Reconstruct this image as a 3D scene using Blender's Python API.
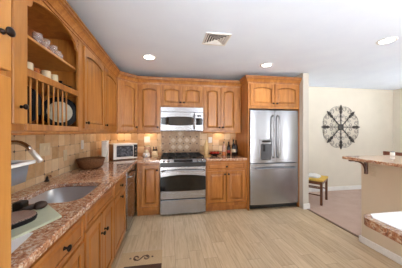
import bpy, bmesh, math, random
from mathutils import Vector, Matrix
random.seed(7)
PI = math.pi
SC = bpy.context.scene
COL = SC.collection
for o in list(bpy.data.objects):
    bpy.data.objects.remove(o)

# ---------------------------------------------------------------- camera
cd = bpy.data.cameras.new('camera')
cam = bpy.data.objects.new('camera', cd)
COL.objects.link(cam)
cam.location = (1.132, 0.0, 1.36)
cam.rotation_euler = (PI/2, 0, -0.1675)
cd.sensor_width = 36.0
cd.lens = 198.0/402.0*36.0
cd.shift_y = -1.4/402.0
cd.clip_start = 0.02
SC.camera = cam

# ---------------------------------------------------------------- world, light, exposure
W = bpy.data.worlds.new('world')
SC.world = W
W.use_nodes = True
_n, _l = W.node_tree.nodes, W.node_tree.links
_bg = _n['Background']
_tc = _n.new('ShaderNodeTexCoord'); _sp = _n.new('ShaderNodeSeparateXYZ'); _r = _n.new('ShaderNodeValToRGB')
_mp = _n.new('ShaderNodeMapRange')
_l.new(_tc.outputs['Generated'], _sp.inputs[0]); _l.new(_sp.outputs[2], _mp.inputs[0])
_mp.inputs[1].default_value = -1; _mp.inputs[2].default_value = 1
_l.new(_mp.outputs[0], _r.inputs[0])
# extra glow added below the horizon to light the ceiling, hazy sky above it
SKY, GROUND_GLOW = 4.2, 13.0
_e = _r.color_ramp.elements
_e[0].position = 0.495; _e[0].color = (0.96, 0.98, 1.0, 1)
_e[1].position = 0.505; _e[1].color = (0.90*SKY/GROUND_GLOW, 0.95*SKY/GROUND_GLOW, 1.0*SKY/GROUND_GLOW, 1)
_l.new(_r.outputs[0], _bg.inputs[0])
_bg.inputs[1].default_value = GROUND_GLOW

# daylight comes from the world through unseen windows placed and sized for light

VS = SC.view_settings
SC.display_settings.display_device = 'sRGB'
VS.view_transform = 'Standard'
VS.look = 'None'
VS.gamma = 1.0
VS.use_curve_mapping = False
VS.exposure = 0.58

# ---------------------------------------------------------------- node helpers
def s2l(c):
    return tuple(((v/255.0)/12.92 if v/255.0 <= 0.04045 else ((v/255.0+0.055)/1.055)**2.4) for v in c) + (1.0,)

class NT:
    def __init__(s, name):
        s.m = bpy.data.materials.new(name); s.m.use_nodes = True
        s.t = s.m.node_tree; s.n = s.t.nodes; s.l = s.t.links
        s.b = s.n['Principled BSDF']
    def node(s, typ, **kw):
        n = s.n.new(typ)
        for k, v in kw.items(): setattr(n, k, v)
        return n
    def link(s, a, b): s.l.new(a, b)
    def put(s, sock, v):
        if isinstance(v, bpy.types.NodeSocket): s.link(v, sock)
        else: sock.default_value = v
    def math(s, op, a, b=0.0, c=0.0):
        n = s.node('ShaderNodeMath', operation=op)
        s.put(n.inputs[0], a); s.put(n.inputs[1], b)
        if len(n.inputs) > 2: s.put(n.inputs[2], c)
        return n.outputs[0]
    def coord(s, scale=(1, 1, 1), rot=(0, 0, 0), loc=(0, 0, 0)):
        tc = s.node('ShaderNodeTexCoord'); mp = s.node('ShaderNodeMapping')
        mp.inputs['Scale'].default_value = scale; mp.inputs['Rotation'].default_value = rot
        mp.inputs['Location'].default_value = loc
        s.link(tc.outputs['Object'], mp.inputs[0]); return mp.outputs[0]
    def noise(s, vec, scale, detail=3, rough=0.5, dist=0.0):
        n = s.node('ShaderNodeTexNoise')
        n.inputs['Scale'].default_value = scale; n.inputs['Detail'].default_value = detail
        n.inputs['Roughness'].default_value = rough; n.inputs['Distortion'].default_value = dist
        if vec is not None: s.link(vec, n.inputs['Vector'])
        return n.outputs['Fac']
    def ramp(s, fac, stops, const=False):
        r = s.node('ShaderNodeValToRGB'); e = r.color_ramp.elements
        if const: r.color_ramp.interpolation = 'CONSTANT'
        while len(e) < len(stops): e.new(0.5)
        for i, (p, c) in enumerate(stops): e[i].position = p; e[i].color = s2l(c)
        s.put(r.inputs[0], fac); return r.outputs[0]
    def mix(s, fac, a, b, mode='MIX'):
        n = s.node('ShaderNodeMix', data_type='RGBA', blend_type=mode)
        s.put(n.inputs[0], fac); s.put(n.inputs[6], a); s.put(n.inputs[7], b)
        return n.outputs[2]
    def bump(s, h, strength=0.2, dist=0.002):
        n = s.node('ShaderNodeBump'); n.inputs['Strength'].default_value = strength
        n.inputs['Distance'].default_value = dist; s.link(h, n.inputs['Height'])
        s.link(n.outputs[0], s.b.inputs['Normal'])
    def set(s, **kw):
        for k, v in kw.items(): s.put(s.b.inputs[k.replace('_', ' ')], v)
        return s.m

def plain(name, rgb, rough=0.5, metal=0.0, noise=0.06, scale=30, **kw):
    t = NT(name)
    f = t.noise(t.coord(), scale, 3)
    lo = tuple(max(0, c*(1-noise)) for c in rgb); hi = tuple(min(255, c*(1+noise)) for c in rgb)
    t.set(Base_Color=t.ramp(f, [(0.3, lo), (0.7, hi)]), Roughness=rough, Metallic=metal, **kw)
    return t.m

def wood(name, a, b, c, rough=0.34, coat=0.25, grain=(9, 9, 0.9)):
    t = NT(name)
    oi = t.node('ShaderNodeObjectInfo')
    tc = t.node('ShaderNodeTexCoord'); mp = t.node('ShaderNodeMapping'); mp.inputs['Scale'].default_value = grain
    t.link(tc.outputs['Object'], mp.inputs[0])
    cx = t.node('ShaderNodeCombineXYZ')
    t.link(t.math('MULTIPLY', oi.outputs['Random'], 37.0), cx.inputs[2])
    t.link(cx.outputs[0], mp.inputs['Location'])
    v = mp.outputs[0]
    f1 = t.noise(v, 1.3, 4, 0.55, 0.8)
    f2 = t.noise(v, 9.0, 3, 0.6)
    f = t.math('ADD', t.math('MULTIPLY', f1, 0.75), t.math('MULTIPLY', f2, 0.25))
    f = t.math('ADD', f, t.math('MULTIPLY', t.math('SUBTRACT', oi.outputs['Random'], 0.5), 0.07))
    col = t.ramp(f, [(0.28, a), (0.5, b), (0.72, c)])
    t.set(Base_Color=col, Roughness=rough, Coat_Weight=coat, Coat_Roughness=0.2)
    t.bump(f2, 0.05, 0.001)
    return t.m

M = {}
M['wood'] = wood('honey_maple', (146, 87, 36), (178, 115, 51), (203, 144, 77))
M['wood_base'] = wood('amber_maple', (142, 83, 30), (171, 106, 42), (194, 130, 62))
M['wood_pantry'] = wood('golden_pine', (172, 110, 46), (194, 132, 62), (210, 152, 80))
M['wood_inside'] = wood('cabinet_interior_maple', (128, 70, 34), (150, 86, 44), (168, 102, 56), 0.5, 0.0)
M['dark_maple'] = wood('dark_brown_maple', (104, 56, 24), (122, 68, 30), (140, 82, 40))  # darker brown wood for grooves, beads and dots
M['dark_wood'] = wood('walnut_stain', (58, 30, 18), (78, 42, 24), (96, 54, 32))
M['stool_wood'] = wood('chestnut_wood', (80, 46, 26), (104, 62, 36), (126, 80, 48))
M['red_wood'] = wood('reddish_wood', (92, 50, 36), (118, 66, 48), (140, 84, 62))
M['bronze'] = plain('oil_rubbed_bronze', (42, 32, 28), 0.35, 0.8)
M['black'] = plain('black_enamel', (16, 16, 17), 0.3)
M['iron'] = plain('cast_iron', (24, 24, 25), 0.55, 0.2)
M['blackglass'] = plain('black_glass', (11, 10, 10), 0.06)
M['toasterglass'] = plain('oven_glass_painted_reflection', (70, 76, 84), 0.1, noise=.5, scale=35)  # reflections put into the glass colour as lighter mottled grey
M['greyglass'] = plain('smoked_glass_mesh', (52, 48, 46), 0.12)
M['white'] = plain('white_paint', (232, 230, 226), 0.45, noise=0.015)
M['wall'] = plain('cream_wall_paint', (220, 212, 196), 0.7, noise=0.012, scale=4)
M['tan_wall'] = plain('tan_wall_paint', (212, 196, 172), 0.7, noise=0.012, scale=4)
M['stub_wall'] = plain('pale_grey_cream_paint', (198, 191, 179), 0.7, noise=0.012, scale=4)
M['ceiling'] = plain('ceiling_paint', (230, 240, 255), 0.85, noise=0.01, scale=3)
M['white_plastic'] = plain('white_plastic', (238, 236, 230), 0.35, noise=0.01)
M['cream_plastic'] = plain('cream_plastic', (222, 205, 172), 0.4, noise=0.02)
M['beige_plastic'] = plain('beige_plastic', (204, 186, 160), 0.4, noise=0.02)
M['grey_plastic'] = plain('grey_plastic', (116, 122, 132), 0.4, noise=0.03)
M['ceramic'] = plain('cream_ceramic', (216, 198, 164), 0.2, noise=0.02)
M['dark_ceramic'] = plain('dark_ceramic', (20, 17, 18), 0.55, Specular_IOR_Level=0.2)
M['plate_centre'] = plain('grey_beige_glaze', (176, 164, 140), 0.2, noise=0.03)
M['board'] = plain('pale_green_plastic', (200, 205, 178), 0.5, noise=0.02)
M['white_glare'] = plain('white_painted_glare', (240, 239, 236), 0.12, noise=0.01)
M['paper'] = plain('white_paper', (240, 240, 238), 0.8, noise=0.01)
M['brown_dark'] = plain('dark_brown_rubber', (52, 36, 28), 0.5)
M['yellow'] = plain('yellow_fabric', (216, 178, 82), 0.85, noise=0.08, scale=60)
M['cloth_white'] = plain('white_cloth', (226, 224, 220), 0.9, noise=0.03)
M['red_fruit'] = plain('red_fruit', (176, 38, 22), 0.3, noise=0.15, scale=20)
M['wood_reflection_side'] = plain('steel_painted_wood_reflection', (120, 92, 68), 0.35, 0.6)  # steel side coloured brown for the wood it reflects
M['label_white'] = plain('cream_paper_label', (220, 208, 180), 0.7)
M['label_red'] = plain('red_paper_label', (150, 50, 36), 0.7)
M['bottle_dark'] = plain('dark_green_glass', (18, 26, 16), 0.08)
M['bottle_black'] = plain('black_wine_glass', (20, 16, 16), 0.08)
M['amber'] = plain('amber_liquor', (176, 96, 42), 0.08)
M['pink_glass'] = plain('pinkish_jar', (196, 160, 140), 0.15)
M['cord_dark'] = plain('black_rubber', (20, 20, 22), 0.6)
M['block_wood'] = wood('pale_beech', (196, 160, 104), (214, 180, 124), (228, 196, 142))

def steel(name, rgb=(164, 165, 169), rough=0.26, stretch=(2, 2, 140), metal=1.0):
    t = NT(name)
    f = t.noise(t.coord(stretch), 2.0, 3)
    t.set(Base_Color=s2l(rgb), Metallic=metal, Roughness=t.math('ADD', t.math('MULTIPLY', f, 0.08), rough-0.04))
    return t.m
M['steel'] = steel('brushed_steel')
M['steel_v'] = steel('brushed_fridge_steel', (166, 167, 171), 0.25, (140, 140, 2))
M['chrome'] = steel('satin_nickel', (196, 184, 172), 0.24, (10, 10, 10))
M['silver'] = steel('silver_spray_head', (235, 230, 222), 0.4, (5, 5, 5), 0.6)
M['sinksteel'] = steel('sink_steel', (196, 198, 200), 0.34, (60, 2, 2), 0.6)
M['darksteel'] = steel('dark_steel', (70, 70, 74), 0.35, (3, 3, 60))

def glass():
    t = NT('clear_cut_glass')
    f = t.noise(t.coord(), 60, 2)
    t.set(Base_Color=t.ramp(f, [(0.35, (225, 205, 195)), (0.65, (250, 244, 240))]), Roughness=0.08, Alpha=0.26, Specular_IOR_Level=0.9)
    return t.m
M['glass'] = glass()

def emit(name, rgb, strength):
    t = NT(name)
    f = t.noise(t.coord(), 5)
    c = t.ramp(f, [(0, rgb), (1, rgb)])
    t.set(Base_Color=c, Emission_Color=c, Emission_Strength=strength)
    return t.m
M['lamp'] = emit('lamp_lens', (255, 250, 240), 14.0)
M['puck'] = emit('warm_puck_lens', (255, 214, 150), 6.0)

def granite(name='red_brown_granite', k=1.0, rough=.09):
    t = NT(name)
    v = t.coord()
    n1 = t.noise(v, 25, 6, 0.72, 1.6)
    n2 = t.noise(v, 70, 4, 0.7)
    vo = t.node('ShaderNodeTexVoronoi'); vo.inputs['Scale'].default_value = 110
    t.link(v, vo.inputs['Vector'])
    base = t.ramp(n1, [(0.35, (70, 46, 38)), (0.42, (140, 84, 58)), (0.49, (190, 132, 94)), (0.55, (204, 168, 132)), (0.61, (238, 224, 202))])
    spk = t.ramp(n2, [(0.30, (84, 58, 48)), (0.44, (176, 120, 92)), (0.58, (204, 160, 130)), (0.68, (240, 228, 212))])
    c = t.mix(0.4, base, spk)
    dark = t.math('LESS_THAN', t.noise(v, 130, 2), 0.36)
    c = t.mix(t.math('MULTIPLY', dark, 0.75), c, s2l((66, 48, 44)))
    sep = t.node('ShaderNodeSeparateColor'); t.link(vo.outputs['Color'], sep.inputs[0])
    c = t.mix(t.math('MULTIPLY', t.math('GREATER_THAN', sep.outputs[0], 0.9), 0.6), c, s2l((236, 222, 204)))
    if k != 1.0: c = t.mix(1.0, c, (k, k*.93, k*.86, 1), 'MULTIPLY')
    t.set(Base_Color=c, Roughness=rough, Coat_Weight=0.3, Coat_Roughness=0.04)
    return t.m
M['granite'] = granite()
M['granite_shaded'] = granite('granite_painted_shade', 0.6, .2)  # same granite darkened in colour, for an edge facing away from light

def tile(name, axes, s, rot45=False, dots=True, tones=None, dotcol=(84, 58, 44), off=(0, 0), dotsize=0.1, inset=False):
    t = NT(name)
    tc = t.node('ShaderNodeTexCoord'); sp = t.node('ShaderNodeSeparateXYZ'); t.link(tc.outputs['Object'], sp.inputs[0])
    a, b = sp.outputs['XYZ'.index(axes[0])], sp.outputs['XYZ'.index(axes[1])]
    if rot45:
        a, b = t.math('MULTIPLY', t.math('ADD', a, b), 0.70711), t.math('MULTIPLY', t.math('SUBTRACT', a, b), 0.70711)
    a = t.math('ADD', t.math('DIVIDE', a, s), off[0]); b = t.math('ADD', t.math('DIVIDE', b, s), off[1])
    ia, ib = t.math('FLOOR', a), t.math('FLOOR', b)
    fa, fb = t.math('SUBTRACT', t.math('SUBTRACT', a, ia), 0.5), t.math('SUBTRACT', t.math('SUBTRACT', b, ib), 0.5)
    cx = t.node('ShaderNodeCombineXYZ'); t.link(ia, cx.inputs[0]); t.link(ib, cx.inputs[1])
    wn = t.node('ShaderNodeTexWhiteNoise', noise_dimensions='3D'); t.link(cx.outputs[0], wn.inputs['Vector'])
    tones = tones or [(0.0, (186, 142, 92)), (0.3, (216, 180, 132)), (0.6, (236, 208, 166)), (0.8, (244, 222, 186)), (1.0, (200, 152, 100))]
    col = t.ramp(wn.outputs['Value'], tones)
    v = t.coord()
    n = t.noise(v, 14, 5, 0.65, 0.5)
    col = t.mix(0.28, col, t.ramp(n, [(0.3, (170, 126, 84)), (0.5, (220, 186, 142)), (0.7, (238, 214, 178))]))
    ea, eb = t.math('ABSOLUTE', fa), t.math('ABSOLUTE', fb)
    grout = t.math('GREATER_THAN', t.math('MAXIMUM', ea, eb), 0.478)
    col = t.mix(grout, col, s2l((190, 164, 130)))
    h = t.math('SUBTRACT', 1.0, grout)
    if dots:
        d = t.math('SUBTRACT', 1.0, t.math('ADD', ea, eb))
        near = t.math('LESS_THAN', d, dotsize)
        wn2 = t.node('ShaderNodeTexWhiteNoise', noise_dimensions='3D')
        cx2 = t.node('ShaderNodeCombineXYZ')
        t.link(t.math('ROUND', a), cx2.inputs[0]); t.link(t.math('ROUND', b), cx2.inputs[1]); t.link(cx2.outputs[0], wn2.inputs['Vector'])
        if dots == 'some': near = t.math('MULTIPLY', near, t.math('GREATER_THAN', wn2.outputs['Value'], 0.5))
        col = t.mix(near, col, s2l(dotcol))
    if inset:
        s2 = t.math('ADD', ea, eb)
        dm = t.math('MULTIPLY', t.math('LESS_THAN', s2, 0.40), t.math('GREATER_THAN', wn.outputs['Value'], 0.62))
        col = t.mix(t.math('MULTIPLY', dm, 0.7), col, s2l((226, 208, 182)))
        ln = t.math('LESS_THAN', t.math('ABSOLUTE', t.math('SUBTRACT', s2, 0.41)), 0.018)
        col = t.mix(t.math('MULTIPLY', ln, 0.5), col, s2l((120, 94, 74)))
    t.set(Base_Color=col, Roughness=0.42)
    t.bump(h, 0.25, 0.002)
    return t.m
M['tile_left'] = tile('travertine_tile_left', 'YZ', 0.122, dots='some', off=(0.2, 0.02))
M['tile_back'] = tile('travertine_tile_back', 'XZ', 0.122, dots='some', off=(0.3, 0.02))
M['tile_range'] = tile('travertine_diamond_tile', 'XZ', 0.133, dots=True, dotcol=(64, 46, 38), dotsize=0.13, off=(0.15, 0.4), inset=True,
                       tones=[(0.0, (150, 118, 92)), (0.5, (166, 134, 106)), (1.0, (178, 148, 120))])

def floor_mat():
    t = NT('oak_look_floor_tile')
    tc = t.node('ShaderNodeTexCoord'); sp = t.node('ShaderNodeSeparateXYZ'); t.link(tc.outputs['Object'], sp.inputs[0])
    a = t.math('DIVIDE', sp.outputs[0], 0.152); ia = t.math('FLOOR', a)
    wn0 = t.node('ShaderNodeTexWhiteNoise', noise_dimensions='1D'); t.link(ia, wn0.inputs['W'])
    b = t.math('ADD', t.math('DIVIDE', sp.outputs[1], 0.91), wn0.outputs['Value']); ib = t.math('FLOOR', b)
    cx = t.node('ShaderNodeCombineXYZ'); t.link(ia, cx.inputs[0]); t.link(ib, cx.inputs[1])
    wn = t.node('ShaderNodeTexWhiteNoise', noise_dimensions='3D'); t.link(cx.outputs[0], wn.inputs['Vector'])
    col = t.ramp(wn.outputs['Value'], [(0.0, (176, 153, 120)), (0.5, (195, 174, 141)), (1.0, (210, 190, 159))])
    mp = t.node('ShaderNodeMapping'); mp.inputs['Scale'].default_value = (26, 2.2, 1)
    t.link(tc.outputs['Object'], mp.inputs[0])
    cx3 = t.node('ShaderNodeCombineXYZ'); t.link(t.math('MULTIPLY', wn.outputs['Value'], 40.0), cx3.inputs[1]); t.link(cx3.outputs[0], mp.inputs['Location'])
    g = t.noise(mp.outputs[0], 1.6, 4, 0.6, 0.6)
    col = t.mix(0.4, col, t.ramp(g, [(0.32, (154, 128, 96)), (0.5, (198, 176, 144)), (0.68, (222, 203, 174))]))
    ea = t.math('ABSOLUTE', t.math('SUBTRACT', t.math('SUBTRACT', a, ia), 0.5))
    eb = t.math('ABSOLUTE', t.math('SUBTRACT', t.math('SUBTRACT', b, ib), 0.5))
    gr = t.math('MAXIMUM', t.math('GREATER_THAN', ea, 0.484), t.math('GREATER_THAN', eb, 0.4972))
    col = t.mix(t.math('MULTIPLY', gr, 0.55), col, s2l((140, 114, 90)))
    t.set(Base_Color=col, Roughness=0.36)
    t.bump(t.math('SUBTRACT', 1.0, gr), 0.15, 0.001)
    return t.m
M['floor'] = floor_mat()

def carpet():
    t = NT('pinkish_beige_carpet')
    n = t.noise(t.coord(), 260, 3, 0.7); n2 = t.noise(t.coord(), 5, 3)
    c = t.mix(0.5, t.ramp(n, [(0.3, (176, 148, 132)), (0.7, (206, 182, 168))]), t.ramp(n2, [(0.3, (184, 158, 144)), (0.7, (200, 176, 162))]))
    t.set(Base_Color=c, Roughness=0.95)
    t.bump(n, 0.6, 0.004)
    return t.m
M['carpet'] = carpet()

def wicker():
    t = NT('brown_wicker')
    tc = t.node('ShaderNodeTexCoord')
    w1 = t.node('ShaderNodeTexWave', bands_direction='Z'); w1.inputs['Scale'].default_value = 36; w1.inputs['Distortion'].default_value = 2
    t.link(tc.outputs['Object'], w1.inputs[0])
    n = t.noise(tc.outputs['Object'], 90, 2)
    f = t.math('MULTIPLY', w1.outputs['Fac'], n)
    t.set(Base_Color=t.ramp(f, [(0.05, (74, 44, 24)), (0.4, (150, 100, 60)), (0.7, (190, 140, 92))]), Roughness=0.7)
    t.bump(f, 0.8, 0.004)
    return t.m
M['wicker'] = wicker()

def dotted():
    t = NT('taupe_dotted_top')
    vo = t.node('ShaderNodeTexVoronoi'); vo.inputs['Scale'].default_value = 90; vo.inputs['Randomness'].default_value = 0.1
    t.link(t.coord(), vo.inputs['Vector'])
    t.set(Base_Color=t.ramp(vo.outputs['Distance'], [(0.25, (96, 74, 66)), (0.5, (168, 140, 126))]), Roughness=0.6)
    return t.m
M['dotted'] = dotted()
M['mat_tan'] = plain('woven_tan_mat', (190, 164, 128), 0.9, noise=0.08, scale=120)
M['mat_dark'] = plain('dark_brown_mat', (74, 50, 36), 0.9, noise=0.12, scale=120)

# ---------------------------------------------------------------- mesh helpers
class B:
    def __init__(s): s.bm = bmesh.new()
    def box(s, x0, x1, y0, y1, z0, z1, bev=0.0, mat=None, seg=1):
        b = bmesh.new()
        bmesh.ops.create_cube(b, size=1.0)
        for v in b.verts:
            v.co = Vector(((v.co.x+.5)*(x1-x0)+x0, (v.co.y+.5)*(y1-y0)+y0, (v.co.z+.5)*(z1-z0)+z0))
        if bev > 0:
            bmesh.ops.bevel(b, geom=list(b.edges), offset=bev, segments=seg, affect='EDGES', profile=0.5)
        return s.merge(b, mat)
    def merge(s, b, mat=None, smooth=False):
        if mat is not None: b.transform(mat)
        bmesh.ops.recalc_face_normals(b, faces=b.faces)
        if smooth:
            for f in b.faces: f.smooth = True
        me = bpy.data.meshes.new('t'); b.to_mesh(me); b.free()
        s.bm.from_mesh(me); bpy.data.meshes.remove(me)
        return s
    def prism(s, poly, d0, d1, mat=None, bev=0.0):
        b = bmesh.new()
        vs = [b.verts.new((p[0], p[1], d0)) for p in poly]
        f = b.faces.new(vs)
        r = bmesh.ops.extrude_face_region(b, geom=[f])
        for v in r['geom']:
            if isinstance(v, bmesh.types.BMVert): v.co.z = d1
        if bev:
            es = [e for e in b.edges if abs(e.verts[0].co.z-e.verts[1].co.z) < 1e-6]
            bmesh.ops.bevel(b, geom=es, offset=bev, segments=2, affect='EDGES', profile=0.5)
        return s.merge(b, mat)
    def loft(s, rings, cap0=True, cap1=True, mat=None, smooth=True, closed=True, mats=None):
        b = bmesh.new()
        R = [[b.verts.new(p) for p in r] for r in rings]
        n = len(R[0])
        for i in range(len(R)-1):
            for k in range(n if closed else n-1):
                f = b.faces.new((R[i][k], R[i][(k+1) % n], R[i+1][(k+1) % n], R[i+1][k]))
                if mats: f.material_index = mats[i]
        if cap0: b.faces.new(R[0][::-1])
        if cap1: b.faces.new(R[-1])
        if smooth:
            for f in b.faces: f.smooth = len(f.verts) == 4
        if mat is not None: b.transform(mat)
        bmesh.ops.recalc_face_normals(b, faces=b.faces)
        me = bpy.data.meshes.new('t'); b.to_mesh(me); b.free()
        s.bm.from_mesh(me); bpy.data.meshes.remove(me)
        return s
    def lathe(s, prof, c=(0, 0, 0), seg=20, axis='z', mat=None, sx=1.0, sy=1.0, cap=True):
        rings = []
        for r, h in prof:
            r = max(r, 1e-4)
            rings.append([(r*sx*math.cos(2*PI*k/seg), r*sy*math.sin(2*PI*k/seg), h) for k in range(seg)])
        T = Matrix.Translation(c)
        if axis == 'x': T = T @ Matrix.Rotation(PI/2, 4, 'Y')
        if axis == '-y': T = T @ Matrix.Rotation(PI/2, 4, 'X')
        if mat is not None: T = mat @ T
        return s.loft(rings, cap, cap, T)
    def tube(s, pts, r, seg=8, mat=None):
        pts = [Vector(p) for p in pts]
        n = len(pts)
        rr = r if isinstance(r, (list, tuple)) else [r]*n
        rings = []; up = None
        for i, p in enumerate(pts):
            t = (pts[min(i+1, n-1)] - pts[max(i-1, 0)]).normalized()
            if up is None:
                up = Vector((0, 0, 1)) if abs(t.z) < 0.9 else Vector((1, 0, 0))
            a = t.cross(up)
            if a.length < 1e-6: a = t.orthogonal()
            a.normalize(); b2 = a.cross(t).normalized(); up = b2
            rings.append([p + rr[i]*(math.cos(2*PI*k/seg)*a + math.sin(2*PI*k/seg)*b2) for k in range(seg)])
        return s.loft(rings, True, True, mat)
    def sphere(s, c, r, sx=1, sy=1, sz=1, seg=14, mat=None):
        rings = []
        m = max(6, seg//2+1)
        for i in range(m+1):
            a = -PI/2 + PI*i/m
            rr = max(math.cos(a)*r, 1e-4)
            rings.append([(c[0]+rr*sx*math.cos(2*PI*k/seg), c[1]+rr*sy*math.sin(2*PI*k/seg), c[2]+r*sz*math.sin(a)) for k in range(seg)])
        return s.loft(rings, True, True, mat)
    def build(s, name, mat, parent=None, bevel=0.0, bseg=2):
        root = parent
        while root is not None and root.parent is not None: root = root.parent
        off = root.location if root is not None else None
        if off is not None: s.bm.transform(Matrix.Translation(-off))
        me = bpy.data.meshes.new(name); s.bm.to_mesh(me); s.bm.free()
        if isinstance(mat, str): mat = M[mat]
        me.materials.append(mat)
        o = bpy.data.objects.new(name, me); COL.objects.link(o)
        if parent is not None: o.parent = parent
        if bevel:
            md = o.modifiers.new('bevel', 'BEVEL'); md.width = bevel; md.segments = bseg; md.limit_method = 'ANGLE'; md.angle_limit = math.radians(40)
        return o

def thing(name, label, cat, loc, group=None):
    o = bpy.data.objects.new(name, None); COL.objects.link(o)
    o.empty_display_size = 0.1
    o.location = loc; o['label'] = label; o['category'] = cat
    if group: o['group'] = group
    return o
def tag(o, label, cat, group=None):
    o['label'] = label; o['category'] = cat
    if group: o['group'] = group
    return o
def struct(o): o['kind'] = 'structure'; return o
def centre(o):
    """move a single-mesh thing's origin to its own base"""
    vs = [v.co for v in o.data.vertices]
    c = Vector(((min(v.x for v in vs)+max(v.x for v in vs))/2, (min(v.y for v in vs)+max(v.y for v in vs))/2, min(v.z for v in vs)))
    o.data.transform(Matrix.Translation(-c)); o.location = c
    return o
def dup(root, loc, label):
    r = root.copy(); COL.objects.link(r); r.location = loc; r['label'] = label
    for ch in list(root.children):
        c = ch.copy(); COL.objects.link(c); c.parent = r
        for g in list(ch.children):
            d = g.copy(); COL.objects.link(d); d.parent = c
    return r
def FM(o, u, n):
    u = Vector(u).normalized(); n = Vector(n).normalized(); w = Vector((0, 0, 1))
    return Matrix(((u.x, w.x, n.x, o[0]), (u.y, w.y, n.y, o[1]), (u.z, w.z, n.z, o[2]), (0, 0, 0, 1)))

# ---------------------------------------------------------------- room shell
CZ = 2.42
BY = 3.92
def slab(name, x0, x1, y0, y1, z0, z1, mat):
    return struct(B().box(x0, x1, y0, y1, z0, z1).build(name, mat))
slab('floor', -0.1, 3.585, -1.0, 4.02, -0.1, 0.0, 'floor')
slab('floor_carpet', 3.585, 6.85, -1.0, 4.2, -0.1, 0.0, 'carpet')
slab('ceiling', -0.1, 6.85, -1.0, 4.2, CZ, CZ+0.1, 'ceiling')
slab('wall_left', -0.1, 0.0, -1.0, 4.02, 0, CZ, 'wall')
slab('wall_back', 0.0, 3.62, BY, BY+0.1, 0, CZ, 'wall')
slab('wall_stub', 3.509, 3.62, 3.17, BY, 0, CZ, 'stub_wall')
slab('wall_far', 3.62, 6.85, 4.07, 4.17, 0, CZ, 'wall')
b = B()
b.box(6.68, 6.80, 3.0, 4.07, 0, CZ).box(6.68, 6.80, -1.0, 2.0, 0, CZ).box(6.68, 6.80, 2.0, 3.0, 0, 1.15).box(6.68, 6.80, 2.0, 3.0, 2.15, CZ)
struct(b.build('wall_right', 'wall'))
b = B()
RWY0, RWY1 = -1.0, -0.9
b.box(0, 0.06, RWY0, RWY1, 0, CZ).box(1.1, 2.4, RWY0, RWY1, 0, CZ).box(3.6, 4.5, RWY0, RWY1, 0, CZ).box(4.74, 5.5, RWY0, RWY1, 0, CZ).box(6.0, 6.68, RWY0, RWY1, 0, CZ).box(4.5, 4.74, RWY0, RWY1, 2.28, CZ).box(5.5, 6.0, RWY0, RWY1, 2.28, CZ).box(5.5, 6.0, RWY0, RWY1, 0, .2)
b.box(0.06, 1.1, RWY0, RWY1, 2.34, CZ).box(2.4, 3.6, RWY0, RWY1, 2.28, CZ)
struct(b.build('wall_front', 'wall'))
def unseen_winframe(name, x0, x1, z0, z1, n):  # frames for unseen windows sized to light the room
    b = B(); y0, y1 = RWY0+.02, RWY1
    b.box(x0, x1, y0, y1, z0, z0+.06).box(x0, x1, y0, y1, z1-.06, z1)
    for k in range(n+1):
        x = x0 + (x1-x0-.06)*k/n
        b.box(x, x+.06, y0, y1, z0+.06, z1-.06)
    struct(b.build(name, 'white'))
unseen_winframe('unseen_window_1', 0.06, 1.1, 0.0, 2.34, 1)
unseen_winframe('unseen_window_4', 4.5, 4.74, 0.0, 2.28, 1)  # narrow window added to put a streak on the left fridge door
unseen_winframe('unseen_window_5', 5.5, 6.0, 0.2, 2.28, 1)  # added for the bright streak on the right fridge door
unseen_winframe('unseen_window_2', 2.4, 3.6, 0.0, 2.28, 2)
b = B()
b.box(6.68, 6.76, 2.0, 3.0, 1.15, 1.21).box(6.68, 6.76, 2.0, 3.0, 2.09, 2.15)
for k in range(4):
    y = 2.0 + (1.0-.06)*k/3
    b.box(6.68, 6.76, y, y+.06, 1.21, 2.09)
struct(b.build('unseen_window_3', 'white'))  # unseen dining window, sized for the brightness on that side
# the peninsula's half wall under the bar
slab('wall_peninsula', 3.515, 3.635, -0.4, 2.10, 0, 1.04, 'tan_wall')
# baseboards
def base_profile(b, x0, x1, y0, y1, side):
    b.box(x0, x1, y0, y1, 0, 0.075, 0.003)
slab('baseboard_far', 3.638, 6.68, 4.055, 4.07, 0, 0.09, 'white')
slab('baseboard_right', 6.665, 6.68, 2.4, 4.055, 0, 0.09, 'white')
b = B().box(3.511, 3.638, 3.152, 3.17, 0, 0.095, 0.004).box(3.62, 3.638, 3.17, 4.055, 0, 0.095, 0.004)
struct(b.build('baseboard_stub', 'white'))
b = B().box(3.492, 3.515, -0.4, 2.118, 0, 0.078, 0.005).box(3.492, 3.635, 2.10, 2.118, 0, 0.078, 0.005)
struct(b.build('baseboard_peninsula', 'white'))
b = B().box(3.565, 3.605, 2.118, 3.15, 0, 0.008, 0.003)
struct(b.build('trim_1', plain('dark_threshold_metal', (112, 88, 70), 0.5)))
# tiled backsplashes
struct(B().box(0.0, 0.008, 0.78, BY, 0.914, 1.40).build('trim_2', 'tile_left'))
b = B().box(0.008, 1.012, BY-0.008, BY, 0.914, 1.40).box(1.768, 2.515, BY-0.008, BY, 0.914, 1.40)
struct(b.build('trim_3', 'tile_back'))
struct(B().box(1.012, 1.768, BY-0.010, BY, 0.88, 1.42).build('trim_4', 'tile_range'))

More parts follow.
